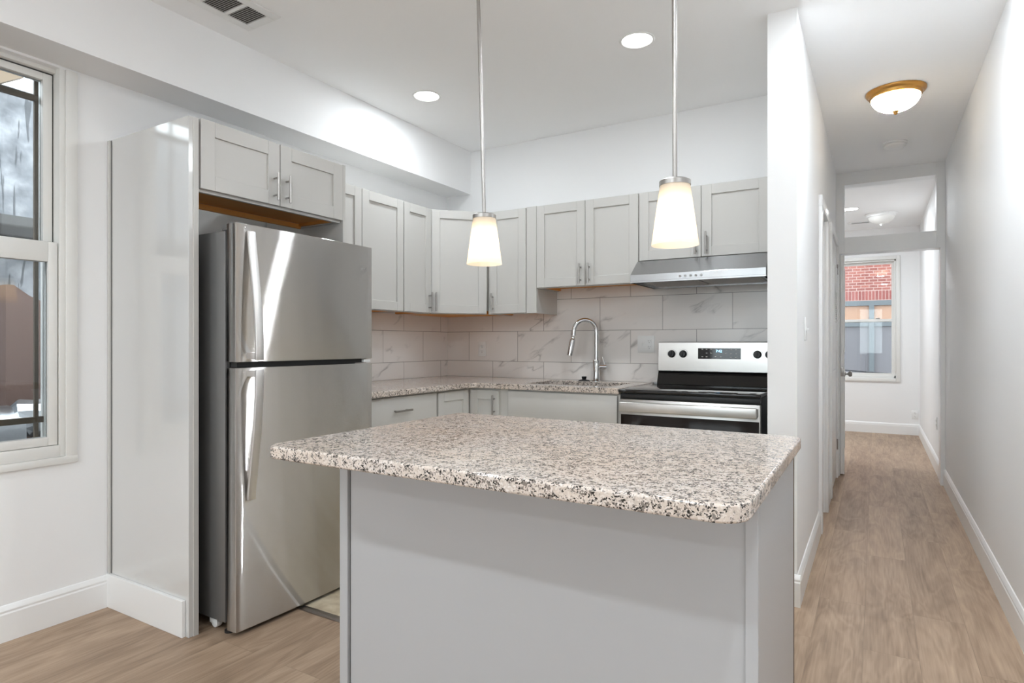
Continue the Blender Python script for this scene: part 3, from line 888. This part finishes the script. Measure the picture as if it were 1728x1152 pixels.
# ================================================================== RANGE HOOD
t = thing('range_hood', 'stainless slanted range hood above the stove', 'range hood', (-.885, 3.99, 1.54))
hx0, hx1 = -1.263, -.503
prof = [(3.988, 1.545), (3.525, 1.545), (3.52, 1.55), (3.52, 1.588), (3.645, 1.682), (3.988, 1.682)]
link('shell', B().prism([(3.988, 1.553), (3.534, 1.553)] + prof[2:], hx0, hx1, 'x', .001, 1), 'steel_h', t, .3)
link('rim', B().box(hx0, hx1, 3.521, 3.535, 1.540, 1.5525).box(hx0, hx0 + .014, 3.535, 3.985, 1.540, 1.5525).box(hx1 - .014, hx1, 3.535, 3.985, 1.540, 1.5525).box(hx0 + .014, hx1 - .014, 3.97, 3.985, 1.540, 1.5525), 'steel_h', t, 0)
for a, b_ in ((hx0 + .05, -.895), (-.875, hx1 - .05)):
    f = B().box(a, b_, 3.58, 3.93, 1.549, 1.5527)
    for k in range(14):
        yy = 3.59 + k * .024; f.box(a + .01, b_ - .01, yy, yy + .012, 1.5465, 1.5492)
    link('filter', f, 'nickel', t, 0)
for k in range(5):
    x = -.965 + k * .030
    link('button', B().lathe([(0, .005), (.006, .005), (.007, .003), (.007, 0), (0, 0)], (x, 3.5196, 1.566), 16, '-y'), 'chrome', t)

# ================================================================== RANGE
t = thing('range', 'stainless electric range with black glass cooktop, under the hood', 'stove', (-.885, 3.68, .004))
rx0, rx1 = -1.263, -.503
link('body', B().box(rx0, rx1, 3.375, 3.97, .05, .897, .002).box(rx0 + .03, rx1 - .03, 3.45, 3.95, .004, .05), 'black', t)
link('cooktop', B().box(rx0 - .002, rx1 + .002, 3.325, 3.90, .898, .918, .006, 3), 'black_glass', t)
bk = link('backguard', B().prism([(3.905, 1.0), (3.90, 1.004), (3.912, 1.186), (3.925, 1.190), (3.975, 1.190), (3.975, 1.0)], -1.213, rx1, 'x', .003), 'steel_r', t, .3)
link('backguard_base', B().prism([(3.885, .918), (3.918, .999), (3.975, .999), (3.975, .918)], -1.215, rx1, 'x', .002), 'black_glass', t, .3)
for x in (-1.124, -1.051, -.607, -.540):
    k = link('knob', B().lathe([(0, .024), (.018, .024), (.021, .019), (.022, .006), (.024, .003), (.024, 0), (0, 0)], (x, 3.9075, 1.112), 24, '-y').box(x - .004, x + .004, 3.876, 3.885, 1.094, 1.130, .001), 'black', t)
    link('bezel', B().lathe([(0, .0025), (.030, .0025), (.031, .001), (.031, 0), (0, 0)], (x, 3.9085, 1.112), 28, '-y'), 'steel_r', t)
link('display', B().box(-.957, -.702, 3.9035, 3.912, 1.083, 1.149, .0005), 'black_glass', t, 0)
text_mesh('clock_digits', '7:42', .022, 'clock', t, Matrix.Translation((-.830, 3.9030, 1.131)) @ Matrix.Rotation(PI / 2, 4, 'X'), .0003)
for (dx, dz) in ((-.10, .026), (-.074, .026), (-.046, .026), (-.074, .003), (-.046, .003), (-.10, -.020), (-.074, -.020), (-.02, -.018), (.012, -.020), (.042, .022), (.042, .004), (.07, .024), (.10, .024), (.07, 0), (.10, .001), (.07, -.022), (.10, -.022)):
    link('legend', B().box(-.830 + dx - .005, -.830 + dx + .005, 3.9030, 3.9036, 1.116 + dz - .002, 1.116 + dz + .002), 'legend', t, 0)
dr = link('oven_door', B().box(rx0 + .002, rx1 - .002, 3.345, 3.374, .20, .862, .004), 'steel_r', t)
link('door_glass', B().box(rx0 + .008, rx1 - .008, 3.340, 3.346, .24, .775, .002), 'oven_glass', dr)
link('handle', B().box(rx0 + .012, rx1 - .012, 3.292, 3.310, .795, .850, .006, 3).box(rx0 + .012, rx0 + .03, 3.310, 3.346, .80, .845, .003).box(rx1 - .03, rx1 - .012, 3.310, 3.346, .80, .845, .003), 'steel_r', dr)
link('control_gap', B().box(rx0 + .004, rx1 - .004, 3.35, 3.376, .866, .895, .002), 'black', t)
link('storage_drawer', B().box(rx0 + .002, rx1 - .002, 3.346, 3.374, .055, .19, .004), 'steel_r', t)

# ================================================================== REFRIGERATOR
t = thing('refrigerator', 'stainless top-freezer refrigerator left of the island', 'refrigerator', (-2.55, 1.92, 0))
fy0, fy1 = 1.540, 2.308
link('cabinet', B().box(-2.95, -2.268, fy0 + .004, fy1 - .046, .045, 1.637, .004), 'fridge_side', t)
link('gasket', B().box(-2.268, -2.254, fy0 + .014, fy1 - .055, .06, 1.63), 'fridge_dark', t, 0)
def bowed(y0, y1, z0, z1, x_back, x_edge, bow):
    n = 16; pts = [(x_back, y1), (x_back, y0)]
    for k in range(n + 1):
        s = k / n; pts.append((x_edge + bow * (1 - (2 * s - 1) ** 2), y0 + (y1 - y0) * s))
    return B().prism(pts, z0, z1, 'z', .003, 2)
fd = link('freezer_door', bowed(fy0, fy1, 1.104, 1.663, -2.253, -2.193, .0095), 'steel', t, .5)
rd = link('refrigerator_door', bowed(fy0, fy1, .022, 1.081, -2.253, -2.193, .0095), 'steel', t, .5)
link('mullion', B().box(-2.262, -2.215, fy0 + .02, fy1 - .02, 1.083, 1.102), 'fridge_dark', t, 0)
link('hinge_cap', B().box(-2.29, -2.205, fy0 + .004, fy0 + .07, 1.638, 1.648, .002).box(-2.25, -2.20, fy0 + .004, fy0 + .05, 1.648, 1.668, .003), 'fridge_side', t)
link('middle_hinge', B().box(-2.25, -2.20, fy1 - .05, fy1 - .004, 1.085, 1.100, .002), 'plastic', t)
def ribbon(zs, offs, parent):
    b = bmesh.new(); L = []
    y0, y1 = 1.583, 1.618
    for z, o in zip(zs, offs):
        X = -2.192 + o
        L.append([b.verts.new((X, y0, z)), b.verts.new((X, y1, z)), b.verts.new((X - .014, y1, z)), b.verts.new((X - .014, y0, z))])
    for p, q in zip(L, L[1:]):
        for i in range(4): b.faces.new((p[i], p[(i + 1) % 4], q[(i + 1) % 4], q[i]))
    b.faces.new(L[0][::-1]); b.faces.new(L[-1])
    bmesh.ops.recalc_face_normals(b, faces=b.faces[:])
    e = [e for e in b.edges if len(e.link_faces) == 2 and e.calc_face_angle() > .9]
    bmesh.ops.bevel(b, geom=e, offset=.003, segments=2, affect='EDGES', profile=.5)
    B_ = B(); B_._merge(b)
    # stand-off at the free end
    zf = zs[-1]; s = 1 if zs[-1] > zs[0] else -1
    B_.box(-2.2, -2.192 + offs[-1] - .012, y0 + .006, y1 - .006, min(zf - s * .03, zf - s * .004), max(zf - s * .03, zf - s * .004), .002)
    return link('handle', B_, 'handle_metal', parent, .5)
n = 18
zs = [1.635 + (1.112 - 1.635) * k / n for k in range(n + 1)]
of = [.018 + .052 * math.sin(PI / 2 * min(1, k / n * 1.05)) ** 1.2 for k in range(n + 1)]
ribbon(zs, of, fd)
zs = [.545 + (1.074 - .545) * k / n for k in range(n + 1)]
ribbon(zs, of, rd)
text_mesh('logo', 'Whirlpool', .022, 'chrome', fd, Matrix.Translation((-2.1903, 2.222, 1.551)) @ Matrix.Rotation(PI / 2, 4, 'Z') @ Matrix.Rotation(PI / 2, 4, 'X'), .0008)
ring = B()
ring.tube([Vector((-2.1898, 2.222 + .016 * math.cos(a), 1.551 + .013 * math.sin(a))) for a in [2 * PI * k / 24 * .85 + .4 for k in range(25)]], .0009, 8)
link('logo_swoosh', ring, 'chrome', fd)
for y in (fy0 + .03, fy1 - .1):
    link('foot', B().lathe([(0, 0), (.020, 0), (.020, .010), (.008, .014), (.008, .046), (0, .046)], (-2.275, y, 0), 18), 'black', t)
    link('roller', B().lathe([(0, -.012), (.019, -.012), (.021, -.008), (.021, .008), (.019, .012), (0, .012)], (-2.36, y, .0215), 18, 'y').box(-2.385, -2.335, y - .016, y - .013, .02, .046).box(-2.385, -2.335, y + .013, y + .016, .02, .046), 'plastic', t)
link('kick_plate', B().box(-2.30, -2.29, fy0 + .05, fy1 - .13, .012, .046), 'fridge_dark', t, 0)

# ================================================================== ISLAND
t = thing('island_cabinet', 'grey kitchen island base carrying the granite slab', 'island', (-.74, 1.54, .004))
IX0, IX1, IY0, IY1 = -1.292, -.190, 1.232, 1.84
link('carcass', B().box(IX0 + .03, IX1 - .018, IY0 + .020, IY1 - .028, .09, .884).box(IX0 + .05, IX1 - .04, IY0 + .05, IY1 - .09, .001, .09), 'cabinet', t, 0)
link('left_panel', B().box(IX0, IX0 + .0295, IY0, IY1 - .02, .001, .886, .001), 'island', t, 0)
link('front_panel', B().box(IX0 + .0345, IX1 - .024, IY0 + .008, IY0 + .0195, .001, .885, .001), 'island', t, 0)
link('corner_post', B().box(IX1 - .0235, IX1, IY0 + .001, IY0 + .0195, .001, .886, .001), 'island', t, 0)
link('right_panel', B().box(IX1 - .0175, IX1, IY0 + .020, IY1 - .03, .001, .886, .001), 'island', t, 0)
link('island_gap_shade', B().box(IX0 + .030, IX0 + .034, IY0 + .012, IY0 + .0195, .001, .884), 'cabinet_dark', t, 0)  # dark colour standing in for shade between the island panels
link('back_edge', B().box(IX1 - .014, IX1 - .0005, IY1 - .0295, IY1 - .004, .001, .886), 'raw_edge', t, 0)
for k in range(2):
    shaker(t, IX1 - .03 - k * .535, IY1 - .0275, .115, 180, .53, .757, ('l' if k == 0 else 'r', .55, .13))
o = link('island_countertop', B().slab(round_rect(-1.345, -.176, 1.022, 1.885, (.055, .03, .03, .04), 8), [], .887, .920), 'granite', None, .6)
bevel_mod(o, .006)
tag(o, 'rounded-corner speckled granite slab on top of the island', 'countertop')

# ================================================================== LAMPS
def pendant(x, y, zb, lean, label):
    t = thing('pendant_lamp', label, 'lamp', (x, y, zb), 'pendant lamps over the island')
    H = .158; rb, rt = .060, .038
    pr_ = [(rb, 0), (rt, H)]
    prof = [(rb - .004, 0), (rb, 0), (rt, H), (rt - .004, H)]
    link('shade', B().lathe([(rb, 0.0), (rt, H)], (x, y, zb), 48), 'shade', t)
    link('cap', B().lathe([(rt - .004, H - .004), (rt + .002, H - .004), (rt + .002, H + .008), (rt - .004, H + .0115), (0, H + .0115)], (x, y, zb), 40), 'nickel', t)
    sk = B().lathe([(0, H + .006), (.019, H + .006), (.019, H - .042), (.016, H - .044), (0, H - .044)], (x, y, zb), 20)
    link('socket', sk, 'nickel', t)
    bl = link('bulb', B().lathe([(.013, H - .044), (.014, H - .056), (.024, H - .078), (.027, H - .094), (.022, H - .112), (.011, H - .120), (0, H - .122)], (x, y, zb), 24), 'bulb', t)
    tx, ty = x + lean, y
    link('rod', B().cyl((x, y, zb + H + .011), (tx, ty, CEIL - .02), .0062, n=16), 'nickel', t)
    link('canopy', B().lathe([(0, -.03), (.012, -.03), (.02, -.022), (.058, -.016), (.062, -.004), (.062, 0), (0, 0)], (tx, ty, CEIL), 32), 'nickel', t)
    l = bpy.data.lights.new('bulb_light', 'POINT'); l.energy = BULB_W; l.color = (1, .62, .34); l.shadow_soft_size = .015
    o = bpy.data.objects.new('bulb_light', l); o.location = (0, 0, H - .134); o.parent = t; COL.objects.link(o)
pendant(-1.142, 1.742, 1.448, -.035, 'frosted tapered glass pendant, the left one, hanging in front of the corner cabinet')
pendant(-.447, 1.583, 1.434, -.004, 'frosted tapered glass pendant, the right one, hanging in front of the range hood')

def downlight(x, y, label, r=.073, w=None):
    t = thing('recessed_light', label, 'light', (x, y, CEIL), 'recessed ceiling lights')
    link('trim_ring', B().lathe([(r, -.001), (r + .004, -.004), (r + .013, -.003), (r + .015, 0), (r, 0)], (x, y, CEIL - .0002), 40, closed=True), 'plastic', t)
    link('diffuser', B().lathe([(0, -.0015), (r, -.0015), (r, -.0002), (0, -.0002)], (x, y, CEIL - .0002), 40), 'led', t)
    o = area_light('led_light', (0, 0, -.006), w or LED_W, 2 * r - .01)
    o.parent = t
    return t
downlight(-2.358, 2.955, 'round recessed light glowing in the kitchen ceiling near the soffit')
downlight(-1.022, 2.946, 'round recessed light in the kitchen ceiling beside the right pendant rod')
downlight(.10, 2.9, 'added unseen recessed light at the mouth of the hall, beside the long wall', w=7)  # added out of view to brighten the hall
for x, y, lb in ((-2.1, -.5, 'window side nearer the island'), (-.7, -.5, 'wall side nearer the island'), (-2.1, -2.6, 'window side at the rear'), (-.7, -2.6, 'wall side at the rear')):  # four lights added out of view to light the room
    downlight(x, y, 'added unseen recessed light behind the viewpoint, ' + lb, w=7.0)
downlight(.20, .70, 'added unseen recessed light above the viewpoint, nearest the long hall wall', w=8)  # another out-of-view light, added to brighten the hall side
downlight(-.24, 7.88, 'recessed light in the front room ceiling seen through the transom', w=9)
downlight(-1.7, 7.88, 'recessed light in the front room ceiling hidden left of the transom', w=11)

def flush(x, y, r, label, w, metal):
    t = thing('ceiling_lamp', label, 'lamp', (x, y, CEIL))
    link('pan', B().lathe([(0, 0), (r, 0), (r, -.008), (r * .97, -.016), (r * .90, -.022), (r * .88, -.034), (r * .82, -.040), (r * .80, -.040), (r * .78, -.02), (0, -.02)], (x, y, CEIL), 48), metal, t)
    pr_ = [(r * .81, -.036)]
    for k in range(1, 11):
        a = PI / 2 * k / 10; pr_.append((r * .81 * math.cos(a) if k < 10 else 0, -.036 - .085 * math.sin(a)))
    link('dome', B().lathe(pr_, (x, y, CEIL), 48), 'dome' if w else 'dome_white', t)
    link('finial', B().lathe([(0, -.118), (.020, -.119), (.020, -.124), (.012, -.128), (.011, -.134), (.006, -.141), (0, -.142)], (x, y, CEIL), 24), metal, t)
    if w:
        l = bpy.data.lights.new('bulb_light', 'POINT'); l.energy = w; l.color = (1, .93, .83); l.shadow_soft_size = .03
        o = bpy.data.objects.new('bulb_light', l); o.location = (-.01, 0, -.075); o.parent = t; COL.objects.link(o)
flush(.105, 4.33, .157, 'flush dome lamp with brass rim on the hall ceiling', DOME_W, 'brass')
flush(.06, 8.35, .165, 'unlit white dome lamp on the front room ceiling, seen through the transom', 0, 'plastic')

t = thing('smoke_detector', 'round white smoke detector on the hall ceiling behind the brass lamp', 'smoke detector', (.127, 5.44, CEIL))
link('base', B().lathe([(0, 0), (.082, 0), (.082, -.010), (.076, -.014), (0, -.014)], (.127, 5.44, CEIL), 36), 'plastic', t)
link('cover', B().lathe([(.066, -.014), (.072, -.017), (.072, -.030), (.060, -.040), (.030, -.046), (0, -.046)], (.127, 5.44, CEIL), 36), 'plastic', t)

def ceiling_vent(x0, x1, y0, y1, secs, label, along='x'):
    t = thing('ceiling_vent', label, 'vent', ((x0 + x1) / 2, (y0 + y1) / 2, CEIL))
    sx0, sx1 = secs[0]
    f = B(); z0, z1 = CEIL - .006, CEIL - .0003
    ys = secs[1:]
    f.box(x0, sx0, y0, y1, z0, z1, .002).box(sx1, x1, y0, y1, z0, z1, .002)
    edges = [y0] + [v for s in ys for v in s] + [y1]
    for a, b_ in zip(edges[0::2], edges[1::2]): f.box(sx0, sx1, a, b_, z0, z1, .001)
    link('frame', f, 'plastic', t)
    bk, sl = B(), B()
    for a, b_ in ys:
        bk.box(sx0, sx1, a, b_, CEIL - .0012, CEIL - .0004)
        n = int((b_ - a) / .0105)
        for k in range(n):
            y = a + (k + .25) * (b_ - a) / n
            sl.prism([(y, CEIL - .006), (y + .0015, CEIL - .006), (y + .0062, CEIL - .0014), (y + .0045, CEIL - .0014)], sx0, sx1, 'x')
    link('backing', bk, 'vent_dark', t, 0)
    link('louvers', sl, 'plastic', t, 0)
ceiling_vent(-2.60, -2.365, 1.585, 1.895, [(-2.555, -2.412), (1.628, 1.734), (1.752, 1.853)], 'white louvred vent in the kitchen ceiling by the soffit')
ceiling_vent(-.30, -.02, 8.76, 8.88, [(-.255, -.065), (8.79, 8.85)], 'white slotted vent in the front room ceiling, through the transom')

# ================================================================== OUTSIDE, LEFT WINDOW
t = thing('window_bars', 'bronze security bars outside the left window', 'bars', (-3.12, .83, .72))
for y in (1.228, 1.082, .94, .80, .66, .52, .40):
    link('bar', B().box(-3.126, -3.112, y - .008, y + .008, .712, 2.33, .002), 'bar', t, 0)
for z in (2.236, .85):
    link('rail', B().box(-3.128, -3.110, .384, 1.272, z - .013, z + .013, .002), 'bar', t, 0)
o = link('neighbor_wall', B().box(-5.0, -4.7, -3.0, 4.5, 0, 2.8), 'alley', None, 0)
tag(o, 'silver-coated neighboring wall seen through the left window', 'wall')
o = link('roof_ledge', B().prism([(-4.70, 1.83), (-4.52, 1.83), (-4.50, 1.90), (-4.58, 1.97), (-4.70, 1.99)], -3.0, 4.5, 'y', .01), 'ledge', None, 0)
tag(o, 'dark tarred ledge along the silver-coated neighboring wall', 'ledge')
o = link('leaning_board', B().prism([(1.30, 2.55), (1.76, 2.86), (1.70, 2.96), (1.22, 2.64)], -4.69, -4.60, 'x'), 'tan_board', None, 0)
tag(o, 'tan board at the top corner of the neighboring wall', 'board')
o = link('outbuilding_wall', B().prism([(1.60, .60), (3.2, .60), (3.2, .95), (2.02, 1.33), (1.72, 1.47), (1.64, 1.53), (1.60, 1.53)], -4.64, -4.45, 'x'), 'brown_wall', None, 0)
tag(o, 'brown sloping-topped wall outside the lower window pane', 'wall')
o = link('concrete_pad', B().box(-4.69, -3.20, -3.0, 4.5, -.1, .60), 'concrete', None, 0)
tag(o, 'grey concrete roof deck outside the left window', 'deck')
t = thing('metal_duct', 'silver foil-wrapped duct lying outside the lower window pane', 'duct', (-4.2, 1.5, .56))
link('duct_box', B().prism([(-4.35, .605), (-4.10, .605), (-4.10, .76), (-4.18, .82), (-4.35, .82)], 1.0, 1.575, 'y', .012), 'foil', t)
dp = B()
tb = []
for k in range(13):
    s = k / 12; tb.append(Vector((-4.22 + .04 * math.sin(6 * s), 1.585 + .30 * s, .735 + .02 * math.sin(9 * s))))
dp.tube(tb, [.10 + .018 * (k % 2) for k in range(13)], 14)
link('flexible_hose', dp, 'foil', t, 0)
o = link('metal_pole', B().box(-.02, .02, -.42, .42, -.015, .015), 'steel_blue', None, 0)
o.location = (-4.38, 1.98, .98); o.rotation_euler = (math.radians(38), 0, 0)
tag(o, 'slanted metal pole leaning by the foil-wrapped duct outside', 'pole')

# ================================================================== OUTSIDE, FRONT
t = thing('brick_building', 'red brick building across the street, seen through the far window', 'building', (0, 16.2, -.3))
link('facade', B().box(-6, 6, 16.0, 16.4, 2.14, 9), 'brick', t, 0)
link('bulkhead', B().box(-6, 6, 16.05, 16.4, -.3, .1), 'concrete', t, 0)
sf = B().box(-6, 6, 15.97, 16.08, 2.03, 2.14).box(-6, 6, 15.98, 16.08, 1.56, 1.66).box(-6, 6, 15.98, 16.08, .1, .2)
for k in range(-5, 6): sf.box(-.12 + k * 1.02, -.02 + k * 1.02, 15.96, 16.08, .2, 2.03)
link('storefront_frame', sf, 'steel_blue', t, 0)
link('transom_glass', B().box(-6, 6, 16.03, 16.05, 1.66, 2.03), 'salmon_glass', t, 0)
link('covered_panes', B().box(-6, 6, 16.03, 16.05, .2, 1.56), 'chalk_pane', t, 0)
o = link('street_pavement', B().box(-12, 12, 9.7, 16.0, -.5, -.31), 'asphalt', None, 0)
tag(o, 'grey street pavement below the far window', 'street')
o = link('overhead_cable', B().tube([Vector((-3 + k * .6, 12.0, .91 - .045 * k + .012 * (k - 5) ** 2 * .1)) for k in range(11)], .012, 8), 'cable')
tag(o, 'black cable crossing in front of the brick building', 'cable')
